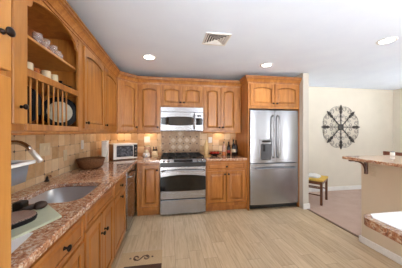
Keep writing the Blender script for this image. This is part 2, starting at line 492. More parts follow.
# ---------------------------------------------------------------- cabinet doors, drawers, knobs
def arch_poly(w, h, s, r, arch, i, n=12):
    u0, u1, v0 = s+i, w-s-i, s+i
    vt = h - r - i
    pts = [(u0, v0), (u1, v0)]
    for k in range(n+1):
        t = k/n
        q = 2*t-1
        # flat shoulders, then a gentle arch
        pts.append((u1+(u0-u1)*t, vt - arch*abs(q)**1.8))
    return pts
def door(parent, Mx, w, h, mat='wood', arch=0.0, knob=None, s=0.052, name='door', big=1.0):
    """raised-panel door; local u across, v up, n outwards, its back at n=0"""
    b = B(); th = 0.021
    r = s
    b.box(0, s, 0, h, 0, th, .0025, Mx).box(w-s, w, 0, h, 0, th, .0025, Mx)
    b.box(s, w-s, 0, s, 0, th, .0018, Mx)
    n = 14
    P0 = arch_poly(w, h, s, r, arch, 0, n)
    top = [p for p in P0[2:]]
    poly = top + [(s, h), (w-s, h)]
    b.prism(poly, 0.0, th-.0008, Mx)
    def ring(i, d): return [(p[0], p[1], d) for p in arch_poly(w, h, s, r, arch, i, n)]
    b.loft([ring(-.002, .0095), ring(.009, .0095), ring(min(.036, w*.11), .0185), ring(min(.036, w*.11)+.004, .0185)], True, True, Mx, smooth=False, mats=[1, 0, 0])
    d = b.build(name, mat, parent)
    d.data.materials.append(M['dark_maple'])
    if knob: knobm(d, Mx, knob, th, big)
    return d
def drawer(parent, Mx, w, h, mat='wood_base', knob=None, name='drawer', s=0.022):
    b = B(); th = .021
    b.box(0, w, 0, h, 0, .012, .002, Mx)
    def ring(i, d): return [(i, i, d), (w-i, i, d), (w-i, h-i, d), (i, h-i, d)]
    b.loft([ring(0, .011), ring(.002, .02), ring(s, .02), ring(s+.003, .013), ring(s+.007, .013), ring(s+.02, .0195), ring(s+.021, .0195)], True, True, Mx, smooth=False, mats=[0, 0, 0, 1, 0, 0])
    d = b.build(name, mat, parent)
    d.data.materials.append(M['dark_maple'])
    if knob: knobm(d, Mx, knob, .020, 1.0)
    return d
def knobm(d, Mx, knob, n0, big=1.0):
    b = B()
    prof = [(.010, 0), (.008, .004), (.0055, .010), (.0055, .016), (.013, .019), (.0165, .024), (.0155, .029), (.009, .033), (.001, .034)]
    b.lathe([(r*big, z*big) for r, z in prof], (knob[0], knob[1], n0), 14, mat=Mx, sx=1.15)
    return b.build('knob', 'bronze', d)
XL = 0.33       # face of the left wall cabinets
YB = BY-0.33    # face of the back wall cabinets
GW = 'wall cabinets'

def carcass(t, Mx, w, h, d, mat='wood', toe=False, name='carcass'):
    b = B()
    if toe:
        b.box(0, w, .10, .125, -d, 0, 0, Mx)
        b.box(0, .018, .125, h, -d, -.02, 0, Mx).box(w-.018, w, .125, h, -d, -.02, 0, Mx)
        b.box(.018, w-.018, .125, h, -d, -d+.012, 0, Mx)
        b.box(0, .03, .125, h, -.02, 0, .001, Mx).box(w-.03, w, .125, h, -.02, 0, .001, Mx)
        b.box(.03, w-.03, h-.035, h, -.02, 0, 0, Mx).box(.03, w-.03, .125, .15, -.02, 0, 0, Mx)
        b.box(.03, w-.03, .70, .725, -.02, 0, 0, Mx)
        b.box(.03, w-.03, .15, h-.035, -.03, -.02, 0, Mx)
    else:
        b.box(0, w, 0, h, -d, 0, .0015, Mx)
    return b.build(name, mat, t)

def wall_cab(name, label, o, u, n, w, z0, z1, d, doors, dz0=.03, dz1=.05, arch=.035, mat='wood'):
    t = thing(name, label, 'cabinet', (o[0]-n[0]*d/2+u[0]*w/2, o[1]-n[1]*d/2+u[1]*w/2, z0))
    carcass(t, FM((o[0], o[1], z0), u, n), w, z1-z0, d, mat)
    for (u0, u1, ks) in doors:
        Mx = FM((o[0]+u[0]*u0, o[1]+u[1]*u0, z0+dz0), u, n)
        dw = u1-u0
        kx = {'l': .028, 'r': dw-.028}[ks]
        door(t, Mx, dw, z1-z0-dz0-dz1, mat, arch, (kx, .055))
    return t
ZU0, ZU1 = 1.37, 2.245

# tall pantry at the left edge of the frame
t = thing('pantry_cabinet', 'tall golden wood pantry cabinet at the left edge beside the sink counter', 'cabinet', (.31, .35, 0))
b = B().box(0.0, .62, -.05, .735, .10, CZ-.02, .002).box(0.0, .56, -.03, .715, 0, .10)
b.build('carcass', 'wood_pantry', t)
Mx = FM((.62, -.04, 1.555), (0, 1, 0), (1, 0, 0))
door(t, Mx, .765, .80, 'wood_pantry', .04, (.728, .11), s=.06, big=.9)
Mx = FM((.62, -.04, .115), (0, 1, 0), (1, 0, 0))
door(t, Mx, .765, 1.42, 'wood_pantry', 0, (.60, 1.30), s=.06, big=.9)
# grey caddy hung on its side
b = B()
t = thing('hanging_caddy', 'grey plastic tub with white rim hung beside the pantry over the sink counter', 'tub', (.44, .85, 1.155))
b = B()
def rr(x0, x1, y0, y1, z, r=.02, n=4):
    pts = []
    for (cx, cy, a0) in ((x1-r, y1-r, 0), (x0+r, y1-r, PI/2), (x0+r, y0+r, PI), (x1-r, y0+r, 1.5*PI)):
        for k in range(n+1):
            a = a0 + PI/2*k/n
            pts.append((cx+r*math.cos(a), cy+r*math.sin(a), z))
    return pts
b.loft([rr(.336, .562, .741, .930, 1.16), rr(.33, .57, .737, .938, 1.235), rr(.336, .564, .743, .932, 1.235), rr(.342, .556, .747, .924, 1.165)], True, True)
b.build('tub', 'grey_plastic', t)
b = B()
b.loft([rr(.315, .585, .736, .952, 1.232), rr(.315, .585, .736, .955, 1.243), rr(.33, .57, .745, .935, 1.243), rr(.33, .57, .745, .935, 1.232), rr(.315, .585, .736, .952, 1.232)], False, False)
b.build('rim', 'white_plastic', t)

# slim pull-out next to the open cabinet
t = thing('spice_pullout', 'slim vertical pull-out cabinet between the pantry and the open shelves', 'cabinet', (.165, 1.0, ZU0))
b = B().box(0.0, XL, .74, 1.278, ZU0, ZU1, .002)
b.build('carcass', 'wood', t)
Mx = FM((XL, 1.165, 1.405), (0, 1, 0), (1, 0, 0))
b = B().box(0, .108, 0, .795, 0, .02, .004, Mx)
d = b.build('door', 'wood_pantry', t)
knobm(d, Mx, (.055, .095), .02, .95)
Mx = FM((XL, .77, 1.405), (0, 1, 0), (1, 0, 0))
door(t, Mx, .38, .795, 'wood', .035, (.03, .06))

# open display cabinet with plate rack
Y0, Y1 = 1.28, 2.045
t = thing('open_shelf_cabinet', 'open wall cabinet with arched top, two shelves and a plate rack', 'cabinet', (.165, (Y0+Y1)/2, ZU0))
b = B().box(0.0, XL-.02, Y0, Y0+.018, ZU0, ZU1).box(0.0, XL-.02, Y1-.018, Y1, ZU0, ZU1)
b.box(0.0, XL-.02, Y0+.018, Y1-.018, ZU1-.02, ZU1)
b.box(0.0, XL-.02, Y0+.018, Y1-.018, ZU0, ZU0+.03)
b.build('carcass', 'wood', t)
B().box(0.0, .012, Y0+.018, Y1-.018, ZU0+.03, ZU1-.02).build('back_panel', 'wood_inside', t)
B().box(XL-.02, XL, Y0, Y0+.02, ZU0, ZU1, .002).build('stile', 'wood', t)
B().box(XL-.02, XL, Y1-.075, Y1, ZU0, ZU1, .002).build('stile', 'wood', t)
yi0, yi1 = Y0+.02, Y1-.075
Mx = FM((XL-.02, 0, 0), (0, 1, 0), (1, 0, 0))
poly = [(yi0, ZU1), (yi0, 2.10)]
for k in range(1, 5):
    a = k/4*PI/2
    poly.append((yi0+.05*math.sin(a), 2.10+.045*(1-math.cos(a))))
N = 16
for k in range(N+1):
    q = 2*k/N-1
    poly.append((yi0+.05+(yi1-yi0-.10)*k/N, 2.155+.055*math.cos(q*PI/2)**.8))
for k in range(3, -1, -1):
    a = k/4*PI/2
    poly.append((yi1-.05*math.sin(a), 2.10+.045*(1-math.cos(a))))
poly += [(yi1, ZU1)]
va = B().prism(poly, 0.0, .019, Mx).build('arched_valance', 'wood', t)
for (dy, dz) in ((-.035, 2.19), (-.018, 2.165), (-.03, 2.14)):
    B().lathe([(.0075, .0185), (.006, .0205), (0, .0205)], (yi1+dy+.018, dz, 0), 10, mat=Mx).build('drilled_dot', 'dark_maple', va)
B().box(.012, XL-.022, Y0+.018, Y1-.018, 1.928, 1.946, .002).build('shelf', 'wood_pantry', t)
B().box(.012, XL-.022, Y0+.018, Y1-.018, 1.70, 1.718, .002).build('shelf', 'wood', t)
B().box(XL-.02, XL, yi0, yi1, 1.69, 1.737, .003).build('gallery_rail', 'wood', t)
B().box(XL-.02, XL, yi0, yi1, ZU0, 1.412, .003).build('bottom_rail', 'wood', t)
for k in range(8):
    y = yi0+.045+.0615*k
    B().tube([(XL-.012, y, 1.41), (XL-.012, y, 1.692)], .0058, 8).build('dowel', 'wood_pantry', t)
for k in range(8):
    y = yi0+.045+.0615*k
    B().tube([(.06, y, 1.398), (.06, y, 1.702)], .0065, 6).build('dowel', 'wood_inside', t)

# two-door wall cabinet on the left wall
wall_cab('wall_cabinet', 'two-door maple wall cabinet on the left wall beyond the open shelves', (XL, Y1+.002), (0, 1, 0), (1, 0, 0),
         BY-.61-Y1-.004, ZU0, ZU1, .33, [(.012, .60, 'l'), (.62, BY-.61-Y1-.02, 'l')])
# diagonal corner cabinet
t = thing('corner_wall_cabinet', 'single-door maple corner cabinet set diagonally between left and back walls', 'cabinet', (.22, BY-.22, ZU0))
b = B().prism([(0.0, BY-.61), (XL, BY-.61), (.61, BY-XL), (.61, BY), (0.0, BY)], ZU0, ZU1)
b.build('carcass', 'wood', t)
dw = math.hypot(.28, .28)
u = Vector((1, 1, 0)).normalized(); n = Vector((1, -1, 0)).normalized()
o = Vector((XL, BY-.61, ZU0+.03)) + u*.012
door(t, FM(o, u, n), dw-.024, ZU1-ZU0-.08, 'wood', .04, (dw-.024-.028, .055))
# back wall
NB = (0, -1, 0); UB = (1, 0, 0)
wall_cab('wall_cabinet', 'single-door maple wall cabinet left of the microwave', (.612, YB), UB, NB, .396, ZU0, ZU1, .33, [(.03, .378, 'r')])
wall_cab('wall_cabinet', 'short two-door maple wall cabinet above the microwave', (1.01, YB), UB, NB, .762, 1.815, ZU1, .33,
         [(.012, .378, 'r'), (.384, .750, 'l')], dz0=.03, arch=.03)
wall_cab('wall_cabinet', 'two-door maple wall cabinet right of the microwave', (1.774, YB), UB, NB, .739, ZU0, ZU1, .33,
         [(.022, .332, 'r'), (.340, .645, 'l')])
# deep cabinet over the fridge with its tall side panels
FX0, FX1, FY = 2.517, 3.507, 3.265
t = thing('fridge_cabinet', 'deep two-door maple cabinet over the refrigerator with tall side panels', 'cabinet', (3.012, 3.6, 0))
fridge_cab = t
B().box(FX0+.022, FX1-.022, FY, BY-.002, 1.785, 2.265).build('carcass', 'wood', t)
B().box(FX0, FX0+.022, FY, BY-.002, 0.0, 2.265, .002).build('side_panel', 'wood_base', t)
B().box(FX1-.022, FX1, FY, BY-.002, 0.0, 2.265, .002).build('side_panel', 'wood_base', t)
for (a, c, ks) in ((.04, .488, 'r'), (.497, .95, 'l')):
    w = c-a
    door(t, FM((FX0+a, FY, 1.825), UB, NB), w, .39, 'wood', .035, ({'l': .028, 'r': w-.028}[ks], .05))
# crown mouldings
BEADS = [[(.0055, .0145), (.0075, .0145), (.0075, .0205), (.0055, .0205)], [(.0445, .0705), (.0475, .0705), (.0475, .0795), (.0445, .0795)], [(.0565, .0992), (.0600, .0992), (.0600, .1028), (.0565, .1028)]]
CROWN = [(.0005, 0), (.010, 0), (.012, .012), (.005, .015), (.005, .020), (.016, .024), (.018, .030), (.030, .050), (.044, .066), (.050, .070), (.044, .074), (.046, .080), (.062, .086), (.064, .096), (.056, .099), (.056, .103), (.070, .106), (.070, .118), (.0005, .118)]
def sweep(path, z, prof, name, mat, label=None, cat='moulding', parent=None):
    """path: plan polyline with the cabinet on its left... outward is the right-hand side"""
    P = [Vector((p[0], p[1])) for p in path]
    rings = []
    for i, p in enumerate(P):
        ns = []
        if i > 0: d = (P[i]-P[i-1]).normalized(); ns.append(Vector((d.y, -d.x)))
        if i < len(P)-1: d = (P[i+1]-P[i]).normalized(); ns.append(Vector((d.y, -d.x)))
        m = ns[0] if len(ns) == 1 else (ns[0]+ns[1])/(1+ns[0].dot(ns[1]))
        rings.append([(p.x+m.x*a, p.y+m.y*a, z+h) for a, h in prof])
    b = B().loft(rings, True, True, smooth=False)
    o = b.build(name, mat, parent)
    if label: centre(tag(o, label, cat))
    return o
P_MAIN = [(XL, .742), (XL, BY-.61), (.61, YB), (FX0-.002, YB)]
main_crown = sweep(P_MAIN, 2.212, CROWN, 'crown_moulding', 'wood',
      'stepped maple crown moulding along the tops of the left and back wall cabinets')
P_FR = [(FX0, YB-.075), (FX0, FY), (FX1, FY)]
fridge_crown = sweep(P_FR, 2.225, CROWN, 'crown_moulding', 'wood', parent=fridge_cab)
for bd in BEADS:
    sweep(P_MAIN, 2.212, bd, 'bead', 'dark_maple', parent=main_crown)['label'] = 'dark brown groove line'
    sweep(P_FR, 2.225, bd, 'bead', 'dark_maple', parent=fridge_crown)['label'] = 'dark brown groove line'
RAIL = [(0, 0), (.012, 0), (.016, .012), (.010, .022), (0, .024)]
sweep([(XL-.016, .742), (XL-.016, BY-.612), (.608, YB+.014), (1.008, YB+.014)], ZU0-.024, RAIL, 'light_rail', 'wood',
      'narrow maple trim strip under the left and corner wall cabinets', 'trim')
sweep([(1.775, YB+.014), (FX0-.002, YB+.014)], ZU0-.024, RAIL, 'light_rail', 'wood',
      'narrow maple trim strip under the cabinet right of the microwave', 'trim')

# ---------------------------------------------------------------- base cabinets
BF = .60
CH = .876
def base_cab(label, o, u, n, w, fronts, d=.58, name='base_cabinet', mat='wood_base'):
    t = thing(name, label, 'cabinet', (o[0]-n[0]*d/2+u[0]*w/2, o[1]-n[1]*d/2+u[1]*w/2, 0))
    Mx = FM((o[0], o[1], 0), u, n)
    carcass(t, Mx, w, CH, d, mat, True)
    B().box(0, w, 0, .10, -.075, -.06, 0, Mx).build('toe_kick', mat, t)
    for (kind, u0, u1, z0, z1, kn) in fronts:
        Mf = FM((o[0]+u[0]*u0, o[1]+u[1]*u0, z0), u, n)
        if kind == 'door': door(t, Mf, u1-u0, z1-z0, mat, 0, kn, s=.05)
        else: drawer(t, Mf, u1-u0, z1-z0, mat, kn, 'drawer' if kn else 'false_drawer_front')
    return t
UL = (0, 1, 0); NL = (1, 0, 0)
base_cab('maple base cabinet with drawer and door between pantry and sink', (BF, .745), UL, NL, .608,
         [('drawer', .03, .592, .70, .845, (.32, .078)), ('door', .03, .592, .13, .685, (.06, .50))])
base_cab('two-door maple sink base cabinet below the stainless sink', (BF, 1.355), UL, NL, .68,
         [('drawer', .012, .668, .735, .855, None), ('door', .012, .336, .13, .72, (.296, .44)), ('door', .344, .668, .13, .72, (.04, .44))])
base_cab('narrow maple base cabinet with drawer and door left of the dishwasher', (BF, 2.037), UL, NL, .563,
         [('drawer', .012, .551, .715, .855, (.25, .065)), ('door', .012, .551, .13, .70, (.25, .525))])
# corner + back-left base
base_cab('single-door maple base cabinet left of the range', (.645, BY-.62), UB, NB, .361,
         [('door', .075, .350, .165, .83, (.245, .59))], d=.60)
base_cab('maple base cabinet with one drawer and two doors right of the range', (1.776, BY-.62), UB, NB, .739,
         [('drawer', .02, .690, .715, .845, (.335, .065)), ('door', .02, .350, .165, .70, (.302, .485)), ('door', .358, .690, .165, .70, (.03, .485))], d=.60)

# dishwasher
t = thing('dishwasher', 'stainless steel dishwasher at the far end of the left counter', 'dishwasher', (.31, 2.93, 0))
y0, y1 = 2.606, 3.235
B().box(.03, .592, y0+.006, y1-.006, .10, .868).build('body', 'darksteel', t)
B().box(.08, .53, y0+.006, y1-.006, 0, .10).build('toe_kick', 'black', t)
d = B().box(.593, .632, y0+.004, y1-.004, .115, .865, .004).build('door', 'steel', t)
B().tube([(.632, y0+.07, .785), (.668, y0+.09, .785), (.678, (y0+y1)/2, .785), (.668, y1-.09, .785), (.632, y1-.07, .785)], .011, 8).build('handle', 'steel', d)
B().box(.6322, .6334, y0+.02, y1-.02, .82, .855).build('control_strip', 'blackglass', d)
t2 = B().box(.588, .612, 3.243, 3.298, .10, CH, .001).build('corner_filler', 'wood_base')
centre(tag(t2, 'narrow maple filler strip in the inside corner beside the dishwasher', 'trim'))

# ---------------------------------------------------------------- counters
def counter(name, label, outline, holes, z0, z1, parent=None, bev=.014, cat='countertop', mat='granite'):
    bm = bmesh.new()
    es = []
    for loop in [outline]+holes:
        vs = [bm.verts.new((p[0], p[1], z1)) for p in loop]
        for i in range(len(vs)): es.append(bm.edges.new((vs[i], vs[(i+1) % len(vs)])))
    bmesh.ops.triangle_fill(bm, use_beauty=True, edges=es)
    r = bmesh.ops.extrude_face_region(bm, geom=list(bm.faces))
    for v in r['geom']:
        if isinstance(v, bmesh.types.BMVert): v.co.z = z0
    bmesh.ops.recalc_face_normals(bm, faces=bm.faces)
    b = B(); b.bm.free(); b.bm = bm
    o = b.build(name, mat, parent, bev, 3)
    if parent is None: centre(tag(o, label, cat))
    return o
def rr2(x0, x1, y0, y1, r, n=6):
    return [(p[0], p[1]) for p in rr(x0, x1, y0, y1, 0, r, n)]
SX0, SX1, SY0, SY1 = .15, .56, 1.40, 1.93
sink_hole = rr2(SX0, SX1, SY0, SY1, .11, 7)
counter('countertop', 'long L-shaped reddish brown granite countertop holding the sink along the left wall',
        [(0.008, .74), (.645, .74), (.645, 3.265), (.655, 3.275), (1.006, 3.275), (1.006, BY-.008), (.008, BY-.008)], [sink_hole], CH, .914)
counter('countertop', 'short reddish brown granite countertop between range and refrigerator',
        [(1.774, 3.275), (2.513, 3.275), (2.513, BY-.008), (1.774, BY-.008)], [], CH, .914)
# sink
t = thing('kitchen_sink', 'undermount stainless steel sink set into the left granite counter', 'sink', (.355, 1.665, .70))
b = B()
def rz(i, z, r=.11): return [(p[0], p[1], z) for p in rr2(SX0+i, SX1-i, SY0+i, SY1-i, r, 7)]
b.loft([rz(-.02, .868, .12), rz(-.02, .874, .12), rz(.003, .874, .108), rz(.006, .72, .105), rz(.03, .702, .09), rz(.12, .700, .05)], False, True)
b.build('bowl', 'sinksteel', t)
B().lathe([(.042, .701), (.042, .704), (.03, .7045), (.028, .702), (.0, .702)], (.34, 1.68, 0)).build('drain', 'chrome', t)
# faucet
FYY = 1.43
t = thing('kitchen_faucet', 'high-arc satin nickel pull-down faucet behind the sink', 'faucet', (.07, FYY, .914))
B().lathe([(.03, 0), (.03, .008), (.022, .02), (.018, .06), (.016, .10), (.0, .10)], (.07, FYY, .914)).build('base', 'chrome', t)
pts = [(.07, FYY, 1.0)]
for k in range(13):
    a = PI - k/12*PI*0.80
    pts.append((.07+.118+.118*math.cos(a), FYY-.02*k/12, 1.172+.128*math.sin(a)))
B().tube(pts, [.0135]*len(pts), 10).build('neck', 'chrome', t)
e = Vector(pts[-1]); dr = (e-Vector(pts[-2])).normalized()
B().tube([e-dr*.004, e+dr*.015, e+dr*.088, e+dr*.093], [.0145, .016, .018, .013], 10).build('spray_head', 'silver', t)
B().tube([(.07, FYY+.02, .965), (.07, FYY+.055, .985), (.075, FYY+.10, 1.03)], [.008, .007, .006], 8).build('lever', 'chrome', t)
# soap dispenser
t = thing('soap_dispenser', 'small dark metal soap pump behind the sink by the backsplash', 'dispenser', (.045, 2.02, .914))
B().lathe([(.02, 0), (.02, .006), (.012, .015), (.010, .04), (.0, .04)], (.045, 2.02, .914), 14).build('base', 'bronze', t)
B().tube([(.045, 2.02, .95), (.045, 2.02, .968), (.06, 2.01, .972), (.095, 1.99, .966)], .007, 8).build('spout', 'chrome', t)

# ---------------------------------------------------------------- range
RX0, RX1, RY = 1.012, 1.768, 3.262
t = thing('gas_range', 'stainless steel gas range between the base cabinets below the microwave', 'range', ((RX0+RX1)/2, 3.58, 0))
xm = (RX0+RX1)/2
B().box(RX0+.002, RX1-.002, RY+.03, BY-.012, .03, .885).build('body', 'darksteel', t)
for x in (RX0+.05, RX1-.05):
    for y in (RY+.08, BY-.06):
        B().lathe([(.018, 0), (.018, .032)], (x, y, 0), 10).build('foot', 'black', t)
B().box(RX0-.0015, RX1+.0015, RY+.045, BY-.012, .885, .918, .006).build('cooktop', 'black', t)
# sloped control panel
MR = FM((0, RY, 0), UB, NB)
cp = B()
cp.loft([[(RX0, RY+.06, .925), (RX1, RY+.06, .925), (RX1, RY+.06, .872), (RX0, RY+.06, .872)],
         [(RX0, RY+.045, .927), (RX1, RY+.045, .927), (RX1, RY-.008, .868), (RX0, RY-.008, .868)],
         [(RX0, RY+.03, .918), (RX1, RY+.03, .918), (RX1, RY-.013, .871), (RX0, RY-.013, .871)]], smooth=False)
cp = cp.build('control_panel', 'steel', t)
sl = Vector((0, -.043, -.047)).normalized(); nn = Vector((0, -.047, .043)).normalized()
def on_panel(x, s, h): return Vector((x, RY+.03, .918)) + sl*s + nn*h
Mp = Matrix(((1, 0, 0, 0), (0, -sl.y, nn.y, 0), (0, -sl.z, nn.z, 0), (0, 0, 0, 1)))
for x in (RX0+.06, RX0+.135, RX1-.135, RX1-.06):
    p = on_panel(x, .032, 0)
    B().lathe([(.021, 0), (.019, .012), (.015, .022), (.0, .023)], (0, 0, 0), 14, mat=Matrix.Translation(p) @ Mp).build('knob', 'steel', cp)
p = on_panel(xm, .032, 0)
B().box(-.155, .155, -.022, .022, 0, .003, .001, Matrix.Translation(p) @ Mp).build('display', 'blackglass', cp)
# burners and grates
for (x, y) in ((RX0+.17, RY+.17), (RX1-.17, RY+.17), (RX0+.17, RY+.47), (RX1-.17, RY+.47), (xm, RY+.32)):
    B().lathe([(.05, .918), (.05, .924), (.036, .926), (.036, .936), (.0, .937)], (x, y, 0), 18).build('burner', 'iron', t)
gx = (RX1-RX0-.06)/3
for k in range(3):
    a, c = RX0+.03+gx*k+.004, RX0+.03+gx*(k+1)-.004
    g = B(); zt = .972
    y0, y1 = RY+.06, RY+.60
    for (p, q) in (((a, y0), (c, y0)), ((a, y1), (c, y1)), ((a, y0), (a, y1)), ((c, y0), (c, y1)), ((a, (y0+y1)/2), (c, (y0+y1)/2)), (((a+c)/2, y0), ((a+c)/2, y1)), ((a, y0+.14), (c, y0+.14)), ((a, y1-.14), (c, y1-.14))):
        g.box(min(p[0], q[0])-.006, max(p[0], q[0])+.006, min(p[1], q[1])-.006, max(p[1], q[1])+.006, zt-.014, zt, .002)
    for (x, y) in ((a, y0), (c, y0), (a, y1), (c, y1)):
        g.box(x-.006, x+.006, y-.006, y+.006, .916, zt-.01)
    g.build('grate', 'iron', t)
# door: black band, steel frame, bowed window
od = B().box(RX0+.003, RX1-.003, RY-.012, RY+.03, .275, .80, .006).build('oven_door', 'steel', t)
B().box(RX0+.003, RX1-.003, RY-.010, RY+.03, .803, .866, .002).build('vent_panel', 'black', t)
def bow(x0, x1, zb, zt, ab, at_, n=14):
    lo = [(x0+(x1-x0)*k/n, zb - ab*(1-(2*k/n-1)**2)) for k in range(n+1)]
    hi = [(x1-(x1-x0)*k/n, zt + at_*(1-(2*k/n-1)**2)) for k in range(n+1)]
    return lo+hi
B().prism(bow(RX0+.006, RX1-.006, .412, .636, .012, .034), .010, .0165, MR).build('oven_window', 'blackglass', od)
hp = []
for k in range(13):
    q = k/12*2-1
    hp.append((xm+q*(xm-RX0-.03), RY-.055-.012*(1-q*q), .735+.012*(1-q*q)))
hp = [(RX0+.03, RY-.012, .732)]+hp+[(RX1-.03, RY-.012, .732)]
B().tube(hp, .011, 10).build('handle', 'steel', od)
B().box(RX0+.003, RX1-.003, RY-.012, RY+.03, .03, .262, .006).build('storage_drawer', 'steel', t)

# ---------------------------------------------------------------- microwave
MY = 3.52
t = thing('microwave_oven', 'stainless over-the-range microwave with black window above the range', 'microwave', (xm, 3.7, 1.388))
B().box(RX0, RX1, MY+.02, BY-.012, 1.388, 1.812).build('body', 'darksteel', t)
dr_ = B().box(RX0, RX1-.155, MY-.006, MY+.02, 1.395, 1.722, .004).build('door', 'steel', t)
B().box(RX0, RX1, MY-.006, MY+.02, 1.726, 1.810, .004).build('top_grille', 'steel', t)
cpn = B().box(RX1-.152, RX1, MY-.006, MY+.02, 1.395, 1.722, .004).build('control_panel', 'steel', t)
MM = FM((0, MY, 0), UB, NB)
B().prism(bow(RX0+.012, RX1-.185, 1.505, 1.622, .02, .02), .005, .0085, MM).build('window_frame', 'blackglass', dr_)
B().prism(bow(RX0+.14, RX1-.195, 1.495, 1.636, .010, .008), .008, .0095, MM).build('window', 'greyglass', dr_)
B().prism(bow(RX1-.135, RX1-.012, 1.50, 1.615, .008, .008), .005, .0085, MM).build('keypad', 'blackglass', cpn)
B().box(RX1-.11, RX1-.035, 1.645, 1.672, .005, .0085, 0, MM).build('display', 'blackglass', cpn)
xh = RX1-.168
B().tube([(xh, MY-.006, 1.68), (xh, MY-.035, 1.665), (xh, MY-.042, 1.55), (xh, MY-.035, 1.445), (xh, MY-.006, 1.43)], .011, 8).build('handle', 'steel', dr_)

# ---------------------------------------------------------------- refrigerator
RF = 3.235
GX0, GX1 = FX0+.034, FX1-.032
gm = (GX0+GX1)/2
t = thing('refrigerator', 'tall stainless french door refrigerator with bottom freezer and ice dispenser', 'refrigerator', (gm, 3.55, 0))
B().box(GX0+.004, GX1-.004, RF+.065, BY-.02, .06, 1.765).build('body', 'darksteel', t)
B().box(GX0+.01, GX1-.01, RF+.05, RF+.09, .02, .085).build('toe_grille', 'black', t)
for x in (GX0+.05, GX1-.05):
    for y in (RF+.12, BY-.1):
        B().lathe([(.022, 0), (.022, .062)], (x, y, 0), 10).build('foot', 'black', t)
def rdoor(x0, x1, z0, z1, name):
    # slightly bowed front
    n = 10
    f = []
    for k in range(n+1):
        q = 2*k/n-1
        f.append((x0+(x1-x0)*k/n, RF+.012*q*q))
    poly = f + [(x1, RF+.06), (x0, RF+.06)]
    b = B().prism(poly, z0, z1)
    return b.build(name, 'steel_v', t, .004)
dl = rdoor(GX0, gm-.003, .825, 1.755, 'door')
drr = rdoor(gm+.003, GX1, .825, 1.755, 'door')
fz = rdoor(GX0, GX1, .095, .815, 'freezer_drawer')
for d, x in ((dl, gm-.045), (drr, gm+.045)):
    pts = [(x, RF+.004, 1.66), (x, RF-.04, 1.64)] + [(x, RF-.048-.008*math.sin(PI*k/6), 1.60-.62*k/6) for k in range(7)] + [(x, RF-.04, .94), (x, RF+.004, .92)]
    B().tube(pts, .0125, 10).build('handle', 'steel', d)
pts = [(GX0+.09, RF+.004, .74), (GX0+.10, RF-.04, .738)] + [(GX0+.12+(GX1-GX0-.24)*k/8, RF-.05-.01*math.sin(PI*k/8), .728+.012*math.sin(PI*k/8)) for k in range(9)] + [(GX1-.10, RF-.04, .738), (GX1-.09, RF+.004, .74)]
B().tube(pts, .013, 10).build('handle', 'steel', fz)
MF = FM((0, RF, 0), UB, NB)
dx0, dx1 = 2.715, 2.95
dp = B().box(dx0, dx1, .875, 1.245, -.004, .010, .003, MF).build('water_dispenser', 'steel', dl)
B().box(dx0+.035, dx1-.035, 1.19, 1.225, .009, .013, 0, MF).build('display', 'blackglass', dp)
rc = B()
rc.loft([[(dx0+.02, .895, .0115), (dx1-.02, .895, .0115), (dx1-.02, 1.165, .0115), (dx0+.02, 1.165, .0115)],
         [(dx0+.045, .925, .0104), (dx1-.045, .925, .0104), (dx1-.03, 1.155, .0104), (dx0+.03, 1.155, .0104)]], False, True, MF, smooth=False)
rc.build('recess', plain('dark_grey_recess', (78, 78, 82), 0.4), dp)
B().box(dx0+.03, dx1-.03, .888, .90, .009, .024, .002, MF).build('drip_tray', 'black', dp)
B().box(dx0+.06, dx0+.10, 1.03, 1.15, .0104, .022, .003, MF).build('paddle', 'black', dp)

# ---------------------------------------------------------------- things on the left counter
Z = .9145
# cutting board etc.
cb = B().prism([(.585, 1.145), (.405, 1.352), (.20, 1.10), (.20, .86), (.50, .93)], Z, Z+.012, bev=.002).build('cutting_board', 'board')
centre(tag(cb, 'pale green cutting board lying on the counter in front of the sink', 'cutting board'))
t = thing('oval_trivet', 'thick oval pad with dotted taupe top and black side on the green cutting board', 'pad', (.35, 1.0, Z+.013))
def capsule(cx, cy, L, r, ang, z, n=10):
    pts = []
    for s_, a0 in ((1, -PI/2), (-1, PI/2)):
        for k in range(n+1):
            a = a0+PI*k/n
            pts.append((s_*L/2+r*math.cos(a), r*math.sin(a)))
    c, s2 = math.cos(ang), math.sin(ang)
    return [(cx+p[0]*c-p[1]*s2, cy+p[0]*s2+p[1]*c, z) for p in pts]
ta = math.radians(62)
B().loft([capsule(.35, 1.0, .22, .082, ta, Z+.013), capsule(.35, 1.0, .22, .086, ta, Z+.030), capsule(.35, 1.0, .22, .084, ta, Z+.034)], True, True).build('base', 'dark_ceramic', t)
B().loft([capsule(.35, 1.0, .22, .082, ta, Z+.034), capsule(.35, 1.0, .22, .080, ta, Z+.039)], True, True).build('top', 'dotted', t)
t = thing('scrub_brush', 'dark brown scrub brush with rounded head lying on the green cutting board', 'brush', (.415, 1.25, Z+.013))
B().sphere((.418, 1.262, Z+.034), .03, 1.1, 1.35, .70).build('head', 'brown_dark', t)
B().tube([(.40, 1.24, Z+.036), (.375, 1.205, Z+.032), (.355, 1.19, Z+.026)], [.016, .012, .009], 8).build('handle', 'brown_dark', t)
t = thing('black_holder', 'small square black holder between the dotted pad and the sink', 'holder', (.335, 1.245, Z+.013))
B().box(.30, .35, 1.225, 1.285, Z, Z+.062, .006).build('box', 'black', t)
B().box(.308, .342, 1.235, 1.275, Z+.061, Z+.064, .001).build('slot', 'brown_dark', t)
pp = B().prism([(.545, .99), (.40, 1.02), (.34, .76), (.575, .76)], Z, Z+.0015).build('paper_sheet', 'paper')
centre(tag(pp, 'white sheet of paper at the near end of the counter', 'paper'))

